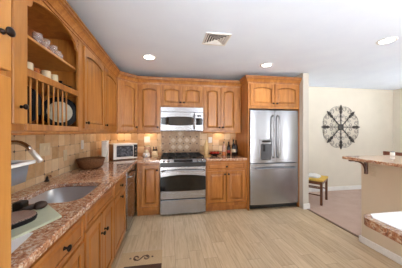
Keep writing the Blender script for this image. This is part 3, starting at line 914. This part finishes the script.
# wicker basket
t = thing('bread_basket', 'low round brown wicker basket on the counter beyond the sink', 'basket', (.18, 2.70, Z))
B().lathe([(.10, 0), (.128, .02), (.148, .08), (.155, .112), (.150, .115), (.138, .08), (.118, .024), (.0, .014)], (.18, 2.70, Z), 26, cap=False, sy=1.2).build('bowl', 'wicker', t)
b = B(); pts = [(.18+.152*math.cos(2*PI*k/28), 2.70+.152*1.2*math.sin(2*PI*k/28), Z+.114) for k in range(29)]
b.tube(pts, .008, 8).build('rim', 'wicker', t)
# white slim box
t = thing('white_container', 'slim upright white container standing left of the toaster oven', 'container', (.205, 3.19, Z))
B().box(.165, .245, 3.14, 3.24, Z, Z+.30, .008, seg=2).build('body', 'white_plastic', t)
B().box(.162, .248, 3.137, 3.243, Z+.30, Z+.325, .008, seg=2).build('lid', 'white_plastic', t)
# toaster oven
t = thing('toaster_oven', 'white-framed toaster oven with black glass door in the counter corner', 'toaster oven', (.40, 3.50, Z))
uo = Vector((.88, .476, 0)).normalized(); no = Vector((uo.y, -uo.x, 0))
MT = FM((.292, 3.300, Z), uo, no)
TW, TH, TD = .385, .265, .355
for a in (.03, TW-.03):
    for d in (-.03, -TD+.03):
        B().lathe([(.012, 0), (.012, .017)], (0, 0, 0), 8, mat=MT @ Matrix.Translation((a, 0, d)) @ Matrix.Rotation(-PI/2, 4, 'X')).build('foot', 'black', t)
B().box(.003, TW-.003, .015, TH-.015, -TD, -.012, .004, MT).build('body', 'wood_reflection_side', t)
B().box(0, TW, TH-.018, TH, -TD-.002, .003, .004, MT).build('top', 'white_plastic', t)
B().box(0, TW, .015, .04, -.012, .003, .003, MT).box(0, .035, .04, TH-.018, -.012, .003, .003, MT).build('front_frame', 'white_plastic', t)
pn = B().box(TW-.065, TW, .04, TH-.018, -.012, .003, .003, MT).build('control_panel', 'black', t)
for v in (.08, .135, .19):
    B().lathe([(.017, 0), (.014, .016), (.0, .017)], (TW-.032, v, .003), 12, mat=MT).build('knob', 'steel', pn)
gd = B().box(.037, TW-.067, .042, TH-.02, -.011, .005, .002, MT).build('glass_door', 'white_plastic', t)
B().box(.047, TW-.075, .054, TH-.04, .005, .0065, .0005, MT).build('glass', 'toasterglass', gd)
B().tube([MT @ Vector((.06, TH-.036, .005)), MT @ Vector((.065, TH-.036, .03)), MT @ Vector((TW-.095, TH-.036, .03)), MT @ Vector((TW-.09, TH-.036, .005))], .007, 8).build('handle', 'black', gd)
# small white appliance, pinkish jar and knife block by the range
t = thing('egg_cooker', 'small rounded white appliance right of the toaster oven', 'appliance', (.755, 3.70, Z))
B().lathe([(.055, 0), (.062, .01), (.066, .05), (.05, .085), (.0, .085)], (.755, 3.70, Z), 18).build('base', 'white_plastic', t)
B().lathe([(.05, .085), (.046, .11), (.03, .135), (.0, .142)], (.755, 3.70, Z), 18).build('lid', 'ceramic', t)
B().box(.742, .768, 3.634, 3.64, Z+.022, Z+.05, .001).build('dial', 'steel', t)
t = thing('glass_jar', 'pinkish jar with pale lid behind the small white appliance', 'jar', (.76, 3.83, Z))
B().lathe([(.06, 0), (.064, .02), (.064, .15), (.045, .175), (.0, .175)], (.76, 3.83, Z), 18).build('body', 'pink_glass', t)
B().lathe([(.048, .175), (.048, .205), (.0, .207)], (.76, 3.83, Z), 16).build('lid', 'ceramic', t)
t = thing('knife_block', 'pale wooden knife block with black handled knives left of the range', 'knife block', (.905, 3.72, Z))
MK = Matrix.Translation((.905, 3.74, Z))
b = B().prism([(-.07, 0), (.06, 0), (.075, .05), (-.01, .125), (-.07, .11)], -.048, .048, MK @ Matrix.Rotation(PI/2, 4, 'Z') @ Matrix.Rotation(PI/2, 4, 'X'))
b.build('block', 'block_wood', t)
kd = Vector((0, -.55, .83)).normalized()
for i, (dx, s0) in enumerate(((-.03, 0), (-.01, .01), (.012, 0), (.033, .012), (-.02, .05), (.02, .055))):
    p = Vector((.905+dx, 3.735-(.0 if i < 4 else -.035), Z+(.06 if i < 4 else .085)))
    q = p + kd*(.10+s0*.4)
    B().tube([p, p+kd*.05, q-kd*.005, q], [.010, .009, .011, .008], 8).build('knife_handle', 'black' if i < 5 else 'red_wood', t)

# things on the right counter
t = thing('paper_towel_stand', 'cream wooden upright towel stand on a round base right of the range', 'stand', (1.852, 3.66, Z))
B().lathe([(.075, 0), (.078, .008), (.07, .016), (.0, .018)], (1.852, 3.66, Z), 22).build('base', 'block_wood', t)
B().lathe([(.046, .016), (.042, .05), (.042, .23), (.03, .255), (.014, .27), (.022, .29), (.0, .305)], (1.852, 3.66, Z), 16).build('post', 'block_wood', t)
t = thing('fruit_bowl', 'dark shallow bowl of red fruit on the right counter', 'bowl', (2.03, 3.72, Z))
B().lathe([(.05, 0), (.052, .006), (.10, .035), (.128, .05), (.122, .051), (.09, .036), (.04, .012), (.0, .011)], (2.03, 3.72, Z), 24, cap=False).build('bowl', 'dark_ceramic', t)
for i, (dx, dy, dz) in enumerate(((-.06, -.01, .03), (0, -.045, .028), (.06, -.005, .03), (0, .03, .028))):
    f = B().sphere((0, 0, .032), .032, 1, 1, .92).build('tomato', 'red_fruit')
    f.location = (2.03+dx, 3.72+dy, Z+dz-.006)
    tag(f, ('red fruit at the left side of the dark bowl', 'red fruit at the front of the dark bowl', 'red fruit at the right side of the dark bowl', 'red fruit at the back of the dark bowl')[i], 'fruit', 'red fruit in the bowl')
    B().tube([Vector(f.location)+Vector((0, 0, .06)), Vector(f.location)+Vector((.004, 0, .07))], .003, 6).build('stem', 'brown_dark', f)
def bottle(x, y, h, r, mat, cap, lab, label, labz=(.25, .5)):
    t = thing('bottle', label, 'bottle', (x, y, Z), 'bottles on the right counter')
    B().lathe([(r*.92, 0), (r, .006), (r, h*.58), (r*.85, h*.66), (r*.42, h*.76), (r*.36, h*.80), (r*.36, h*.93), (0, h*.93)], (x, y, Z), 18).build('body', mat, t)
    B().lathe([(r*.41, h*.88), (r*.41, h), (0, h)], (x, y, Z), 12).build('cap', cap, t)
    B().lathe([(r+.0008, h*labz[0]), (r+.0008, h*labz[1])], (x, y, Z), 18, cap=False).build('paper_label', lab, t)
bottle(2.19, 3.645, .275, .035, 'pink_glass', 'brown_dark', 'amber', 'pale glass bottle with amber lower half beside the fruit bowl', (.03, .3))
bottle(2.30, 3.69, .27, .034, 'bottle_dark', 'bronze', 'label_red', 'dark green bottle with red label between the pale bottle and the tall black bottles', (.2, .4))
bottle(2.39, 3.66, .31, .037, 'bottle_black', 'black', 'label_white', 'tall black wine bottle with pale label right of the green bottle', (.22, .42))
bottle(2.462, 3.74, .30, .035, 'bottle_black', 'bronze', 'brown_dark', 'tall black wine bottle nearest the fridge panel', (.2, .4))

# ---------------------------------------------------------------- things in the open cabinet
def glass_thing(i, y, x):
    g = thing('cut_glass', '', 'glass', (x, y, 1.947), 'small glasses on the upper shelf')
    B().lathe([(.018, 0), (.020, .004), (.008, .012), (.008, .022), (.024, .034), (.028, .062), (.0265, .062), (.021, .036), (.0, .03)], (x, y, 1.947), 12, cap=False).build('bowl', 'glass', g)
    B().lathe([(.0285, .060), (.0285, .0635), (.026, .0635)], (x, y, 1.947), 12, cap=False).build('rim', 'glass', g)
    return g
g0 = glass_thing(0, 1.47, .285)
names = ['first', 'second', 'third', 'fourth', 'fifth', 'sixth', 'seventh']
for i, (y, x) in enumerate(((1.47, .285), (1.525, .25), (1.56, .285), (1.61, .25), (1.655, .285), (1.76, .26), (1.83, .24))):
    lab = 'small clear stemmed glass on the upper open shelf, %s from the pantry side' % names[i]
    if i == 0: g0['label'] = lab
    else: dup(g0, (x, y, 1.947), lab)
def mug(y, x, mat, label, h=.07, r=.034):
    t = thing('mug', label, 'mug', (x, y, 1.7185), 'cups on the middle shelf')
    B().lathe([(r*.7, 0), (r*.8, .004), (r, h*.4), (r*.96, h), (r*.88, h), (r*.9, h*.4), (0, .008)], (x, y, 1.7185), 16, cap=False).build('body', mat, t)
    hp = [(x, y+r*.9, 1.7185+h*.82), (x, y+r*1.3, 1.7185+h*.78), (x, y+r*1.4, 1.7185+h*.5), (x, y+r*.95, 1.7185+h*.25)]
    B().tube(hp, .005, 6).build('handle', mat, t)
mug(1.41, .26, 'ceramic', 'round cream cup on the middle open shelf nearest the pantry', .08, .033)
mug(1.50, .25, 'amber', 'brown cup on the middle open shelf, second from the pantry', .07, .03)
mug(1.61, .26, 'ceramic', 'cream cup in the middle of the open shelf above the plate rack', .088, .031)
mug(1.705, .26, 'ceramic', 'cream cup on the open shelf beside the black dish', .088, .031)
t = thing('black_dish', 'low black dish at the far end of the middle open shelf', 'dish', (.25, 1.86, 1.7185))
B().lathe([(.03, 0), (.035, .004), (.07, .03), (.085, .036), (.08, .038), (.06, .03), (.0, .01)], (.235, 1.86, 1.7185), 20, cap=False).build('bowl', 'dark_ceramic', t)
B().lathe([(.06, .032), (.05, .05), (.014, .062), (.012, .07), (.016, .08), (.0, .085)], (.235, 1.86, 1.7185), 18).build('lid', 'dark_ceramic', t)
def plate(x, y, r, centre_mat, label):
    t = thing('dinner_plate', label, 'plate', (x, y, 1.4005), 'plates in the rack')
    n = Vector((.50, -.85, .12)).normalized()
    T = Matrix.Translation((x, y, 1.4005+r*.993+.003)) @ n.to_track_quat('Z', 'Y').to_matrix().to_4x4()
    B().lathe([(r*.6, 0), (r*.72, .004), (r, .018), (r*.99, .022), (r*.70, .0098), (0, .008)], (0, 0, 0), 30, mat=T).build('rim', 'dark_ceramic', t)
    B().lathe([(r*.68, .0108), (r*.6, .0105), (0, .0095)], (0, 0, 0), 26, mat=T).build('centre', centre_mat, t)
plate(.189, 1.945, .138, 'plate_centre', 'dark rimmed plate with pale grey centre in the right half of the plate rack')
plate(.189, 1.425, .136, 'dark_ceramic', 'dark plate at the pantry end of the plate rack')

# ---------------------------------------------------------------- switch plates
def wallplate(y0, y1, z0, z1, mat, label, n=1, kind='switch_plate', cat='switch'):
    t = thing(kind, label, cat, (.009, (y0+y1)/2, z0))
    B().box(.008, .014, y0, y1, z0, z1, .002).build('plate', mat, t)
    for k in range(n):
        yc = y0+(y1-y0)*(k+.5)/n
        B().box(.014, .018, yc-.014, yc+.014, (z0+z1)/2-.03, (z0+z1)/2+.03, .001).build('rocker', mat, t)
    return t
wallplate(1.975, 2.135, 1.145, 1.262, 'cream_plastic', 'wide cream switch plate on the tiles nearest the faucet', 3)
wallplate(2.385, 2.46, 1.05, 1.168, 'cream_plastic', 'narrow cream outlet plate on the tiles left of the basket', 1, 'outlet_plate', 'outlet')
wallplate(2.835, 2.91, 1.14, 1.26, 'white_plastic', 'white switch plate on the tiles above the wicker basket', 1)
def backplate(x0, x1, z0, z1, label, y=BY-.008, mat='white_plastic'):
    t = thing('outlet_plate', label, 'outlet', ((x0+x1)/2, y-.003, z0))
    B().box(x0, x1, y-.006, y, z0, z1, .002).build('plate', mat, t)
    for z in (z0+.032, z1-.032):
        B().box((x0+x1)/2-.015, (x0+x1)/2+.015, y-.009, y-.006, z-.014, z+.014, .001).build('socket', mat, t)
backplate(.69, .80, 1.17, 1.285, 'white outlet plate on the back tiles above the pinkish jar')
backplate(1.945, 2.02, 1.155, 1.27, 'white outlet plate on the back tiles right of the towel stand')
t = thing('outlet_plate', 'beige outlet plate on the half wall under the bar', 'outlet', (3.512, 1.96, .85))
B().box(3.509, 3.515, 1.925, 2.0, .85, .965, .002).build('plate', 'beige_plastic', t)
for z in (.88, .935):
    B().box(3.506, 3.509, 1.947, 1.978, z-.014, z+.014, .001).build('socket', 'beige_plastic', t)

# ---------------------------------------------------------------- peninsula bar, bracket, island
def corner_poly(x0, x1, y0, y1, r, n=8):
    """rectangle with its far-left corner rounded"""
    pts = [(x0, y0), (x1, y0), (x1, y1)]
    for k in range(n+1):
        a = PI/2 + PI/2*k/n
        pts.append((x0+r+r*math.cos(a), y1-r+r*math.sin(a)))
    return pts
counter('bar_counter', 'raised granite bar top on the half wall at the right', corner_poly(3.235, 3.98, -.4, 2.125, .05), [], 1.041, 1.07, cat='bar')
def bracket(y, label):
    t = thing('bar_bracket', label, 'bracket', (3.46, y, .86))
    B().box(3.487, 3.5145, y-.016, y+.016, .86, 1.03, .003).build('upright', 'dark_wood', t)
    B().box(3.27, 3.5145, y-.018, y+.018, 1.018, 1.0405, .003).build('arm', 'dark_wood', t)
    pts = []
    for k in range(9):
        a = k/8*PI/2
        pts.append((3.487-.14*(1-math.cos(a))+.004, y, .895+.125*math.sin(a)))
    B().tube(pts, .012, 8).build('brace', 'dark_wood', t)
bracket(2.03, 'dark wooden curved bracket holding up the bar top on the half wall')
# white can on the bar
t = thing('small_canister', 'small white canister standing on the bar top', 'canister', (3.93, 2.06, 1.0705))
B().lathe([(.022, 0), (.024, .004), (.024, .04), (.0, .042)], (3.93, 2.06, 1.0705), 14).build('body', 'white_plastic', t)
B().lathe([(.020, .041), (.020, .052), (.0, .054)], (3.93, 2.06, 1.0705), 14).build('lid', 'steel', t)
# stool behind the bar
t = thing('bar_stool', 'reddish wooden bar stool with low back behind the bar top', 'stool', (4.17, 2.2, 0))
for (x, y, top) in ((4.02, 2.40, .64), (4.02, 2.02, .64), (4.30, 2.42, 1.04), (4.30, 2.00, 1.04)):
    B().box(x-.018, x+.018, y-.018, y+.018, 0, top, .003).build('leg', 'red_wood', t)
B().box(3.99, 4.32, 1.98, 2.44, .64, .675, .01, seg=2).build('seat', 'red_wood', t)
B().box(4.285, 4.318, 1.97, 2.45, 1.028, 1.086, .006, seg=2).build('crest_rail', 'red_wood', t)
B().box(4.29, 4.31, 2.018, 2.402, .85, .89, .004).build('back_rail', 'red_wood', t)
B().box(4.01, 4.03, 2.038, 2.382, .25, .28, .003).build('stretcher', 'red_wood', t)
# island counter in the right foreground
t = thing('island_counter', 'granite counter with glare painted white on top and rough edge darkened as shade, cut off at the lower right', 'island', (3.0, .2, 0))
isl = [(2.08, -.6), (3.1, -.6), (3.1, .92)]
for k in range(9):
    a = PI/2 + PI/2*k/8
    isl.append((2.150+.065+.065*math.cos(a), .92-.065+.065*math.sin(a)))
isl += [(2.135, .72), (2.105, .55), (2.085, .35), (2.08, .1)]
counter('granite_top', '', isl, [], .873, .914, t, .0225, mat='granite_shaded')
B().prism([(3.08, -.58), (3.08, .915), (2.225, .912), (2.190, .87), (2.183, .75), (2.168, .55), (2.15, .35), (2.145, .1), (2.145, -.58)], .9135, .9165).build('painted_glare', 'white_glare', t)['label'] = 'window glare painted as a white sheet'  # thin white sheet stands in for window glare on the granite
B().box(2.50, 3.08, -.58, .42, .10, .865, .003).build('cabinet_base', 'wood_base', t)
B().box(2.56, 3.02, -.52, .36, 0, .10).build('toe_kick', 'wood_base', t)

# ---------------------------------------------------------------- dining side
t = thing('wooden_stool', 'dark wooden seat with yellow cushion beside the wall end on the carpet', 'stool', (3.98, 3.5, 0))
A = Vector((3.965, 3.27, 0)); Bv = Vector((4.31, 3.535, 0))
side = (Bv-A); perp = Vector((-side.y, side.x, 0)).normalized()*.36
Cc, Dd = A+perp, Bv+perp
def leg(p): return B().box(-.02, .02, -.02, .02, 0, .44, .003, Matrix.Translation(p) @ Matrix.Rotation(math.atan2(side.y, side.x), 4, 'Z'))
for p in (A, Bv, Cc, Dd): leg(p).build('leg', 'stool_wood', t)
def bar(p, q, z0, z1, w, name, mat='stool_wood'):
    d = q-p
    Mx = Matrix.Translation(p) @ Matrix.Rotation(math.atan2(d.y, d.x), 4, 'Z')
    return B().box(0, d.length, -w/2, w/2, z0, z1, .002, Mx).build(name, mat, t)
for (p, q) in ((A, Bv), (A, Cc), (Bv, Dd), (Cc, Dd)): bar(p, q, .38, .44, .02, 'apron')
bar(A, Cc, .30, .32, .016, 'stretcher'); bar(A, Cc, .17, .19, .016, 'stretcher'); bar(Bv, Dd, .22, .24, .016, 'stretcher')
Mx = Matrix.Translation((A+Dd)/2) @ Matrix.Rotation(math.atan2(side.y, side.x), 4, 'Z')
B().box(-side.length/2-.03, side.length/2+.03, -.21, .21, .44, .475, .012, Mx, seg=3).build('cushion', 'yellow', t)
t2 = B(); cc = (A+Dd)/2 + Vector((-.03, -.02, 0))
rings = []
for (r, z) in ((.10, .476), (.125, .487), (.115, .512), (.08, .535), (.03, .545)):
    rings.append([(cc.x+r*(1.25+.18*math.sin(3*a+z*9))*math.cos(a), cc.y+r*(.95+.16*math.cos(4*a))*math.sin(a), z+.006*math.sin(5*a)) for a in [2*PI*k/20 for k in range(20)]])
for p in range(20): rings[0][p] = (rings[0][p][0], rings[0][p][1], .4765)
o = t2.loft(rings, True, True).build('folded_cloth', 'cloth_white')
centre(tag(o, 'crumpled white cloth lying on the yellow seat cushion', 'cloth'))

# iron wall medallion
t = thing('wall_medallion', 'round wrought iron scroll medallion hanging on the cream dining wall', 'wall decoration', (5.165, 4.06, .97))
MC = FM((5.165, 4.055, 1.49), UB, NB) @ Matrix.Diagonal((1.1, 1.1, 1, 1))
iron = plain('dark_bronze_iron', (58, 52, 48), 0.55, 0.3)
def P2(r, a, n=0): return MC @ Vector((r*math.cos(a), r*math.sin(a), n))
B().box(-.062, .062, -.062, .062, -.006, .012, .006, MC @ Matrix.Rotation(0, 4, 'Z')).build('hub', iron, t)
for k in range(8):
    a = k*PI/4
    b = B()
    b.tube([P2(.05, a), P2(.40, a)], .010, 6)
    Ma = MC @ Matrix.Rotation(a, 4, 'Z')
    for (w0, r0, r1, w1) in ((.012, .28, .33, .034), (.034, .33, .36, .020), (.020, .36, .385, .040), (.040, .385, .475, .004)):
        b.prism([(r0, -w0), (r1, -w1), (r1, w1), (r0, w0)], -.006, .008, Ma)
    b.build('spear', iron, t)
for k in range(8):
    a0 = k*PI/4
    for sgn in (1, -1):
        am = a0+sgn*PI/8*.98
        # C-scroll at the rim, spiralling in at both ends
        pts = []
        cx_, cy_ = .40, 0
        for j in range(26):
            s_ = j/25
            ang = s_*2.9*PI
            rad = .052*(1-s_*.62)
            c0 = (.385, sgn*.085)
            pts.append(MC @ Matrix.Rotation(a0, 4, 'Z') @ Vector((c0[0]+rad*math.cos(ang)*1.0, c0[1]+sgn*rad*math.sin(ang), 0)))
        B().tube(pts, .0037, 5).build('scroll', iron, t)
        pts = []
        for j in range(22):
            s_ = j/21
            ang = PI+s_*2.6*PI
            rad = .04*(1-s_*.6)
            pts.append(MC @ Matrix.Rotation(a0, 4, 'Z') @ Vector((.235+rad*math.cos(ang), sgn*(.052+rad*math.sin(ang)), 0)))
        B().tube(pts, .004, 5).build('scroll', iron, t)
    pts = [MC @ Matrix.Rotation(a0+PI/8, 4, 'Z') @ Vector((.455-.05*abs(q/6)**2*1.2, .15*q/6, 0)) for q in range(-6, 7)]
    B().tube(pts, .0037, 5).build('rim_arc', iron, t)
    pts = [MC @ Matrix.Rotation(a0+PI/8, 4, 'Z') @ Vector((.16-.03*math.cos(q/6*PI/2), .06*q/6, 0)) for q in range(-6, 7)]
    B().tube(pts, .0037, 5).build('inner_arc', iron, t)

# ---------------------------------------------------------------- ceiling
def downlight(x, y, label):
    t = thing('recessed_light', label, 'ceiling light', (x, y, CZ-.012), 'recessed ceiling lights')
    B().lathe([(.095, -.0005), (.095, -.006), (.075, -.012), (.068, -.006), (.068, -.0005)], (x, y, CZ), 28, cap=False).build('trim_ring', 'white', t)
    B().lathe([(.067, -.002), (.067, -.006), (.0, -.007)], (x, y, CZ), 24).build('lens', 'lamp', t)
    l = bpy.data.lights.new('lamp_glow', 'SPOT'); l.energy = 14; l.color = (1, .94, .85); l.spot_size = math.radians(125); l.spot_blend = .8; l.shadow_soft_size = .06
    o = bpy.data.objects.new('lamp_glow', l); COL.objects.link(o); o.location = (0, 0, -.012); o.parent = t
downlight(.88, 2.86, 'recessed ceiling light above the left counter corner')
downlight(2.66, 2.88, 'recessed ceiling light in front of the fridge cabinet')
downlight(3.62, 1.89, 'recessed ceiling light at the right above the bar')
vx, vy = 1.675, 2.18
t = thing('ceiling_vent', 'square white louvred air vent in the kitchen ceiling', 'vent', (vx, vy, CZ-.02))
b = B(); w = .14
for (a, c, e, f) in ((-w, w, -w, -w+.022), (-w, w, w-.022, w), (-w, -w+.022, -w+.022, w-.022), (w-.022, w, -w+.022, w-.022)):
    b.box(vx+a, vx+c, vy+e, vy+f, CZ-.012, CZ-.0005, .002)
b.build('frame', 'white', t)
B().box(vx-w+.022, vx+w-.022, vy-w+.022, vy+w-.022, CZ-.002, CZ-.0005).build('backing', plain('duct_grey', (60, 62, 66), .7), t)
for k in range(4):
    r0 = .112-.027*k
    b = B()
    def sq(r, z): return [(vx-r, vy-r, z), (vx+r, vy-r, z), (vx+r, vy+r, z), (vx-r, vy+r, z)]
    b.loft([sq(r0, CZ-.014), sq(r0-.004, CZ-.014), sq(r0-.018, CZ-.003), sq(r0-.014, CZ-.003), sq(r0, CZ-.014)], False, False, smooth=False)
    b.build('louvre', 'white', t)

# under-cabinet lamps that warm the corner tiles
def puck(x, y, label, p=1.2):
    t = thing('under_cabinet_light', label, 'lamp', (x, y, ZU0-.012), 'under cabinet lights')
    B().lathe([(.034, -.0005), (.034, -.010), (.028, -.012), (.026, -.010)], (x, y, ZU0), 18, cap=False).build('housing', 'steel', t)
    B().lathe([(.026, -.008), (.0, -.009)], (x, y, ZU0), 16).build('lens', 'puck', t)
    l = bpy.data.lights.new('puck_glow', 'POINT'); l.energy = p; l.color = (1, .72, .42); l.shadow_soft_size = .03
    o = bpy.data.objects.new('puck_glow', l); COL.objects.link(o); o.location = (0, 0, -.016); o.parent = t
puck(.30, BY-.20, 'warm puck lamp under the diagonal corner cabinet')
puck(.80, BY-.12, 'warm puck lamp under the cabinet left of the microwave', .8)
puck(2.15, BY-.12, 'warm puck lamp under the cabinet right of the microwave', .7)

# ---------------------------------------------------------------- floor mat
t = thing('kitchen_mat', 'tan woven kitchen mat with dark scroll border at the foot of the cabinets', 'mat', (.86, 1.95, 0))
B().box(.635, 1.075, 1.45, 2.335, .0003, .008, .003).build('mat_body', 'mat_tan', t)
B().box(.70, 1.072, 1.55, 2.09, .008, .0095).build('dark_field', 'mat_dark', t)
sc = B()
def sp(cx, cy, r, a0, turns, sg, n=18):
    return [(cx+r*(1-.6*k/n)*math.cos(a0+sg*turns*2*PI*k/n), cy+r*(1-.6*k/n)*math.sin(a0+sg*turns*2*PI*k/n)*1.2, .0095) for k in range(n+1)]
cxm, cym = .855, 2.21
wave = [(cxm-.07+.14*k/14, cym+.035*math.sin(-PI+2*PI*k/14), .0095) for k in range(15)]
sc.tube(wave, .006, 6)
sc.tube(sp(cxm-.05, cym+.01, .035, -PI/2, .8, -1), .006, 6)
sc.tube(sp(cxm+.05, cym-.0, .035, PI/2, .8, -1), .006, 6)
for s_ in (-1, 1): sc.sphere((cxm+s_*.115, cym+.01, .0085), .012, 1, 1.3, .3)
sc.build('scroll_motif', 'mat_dark', t)
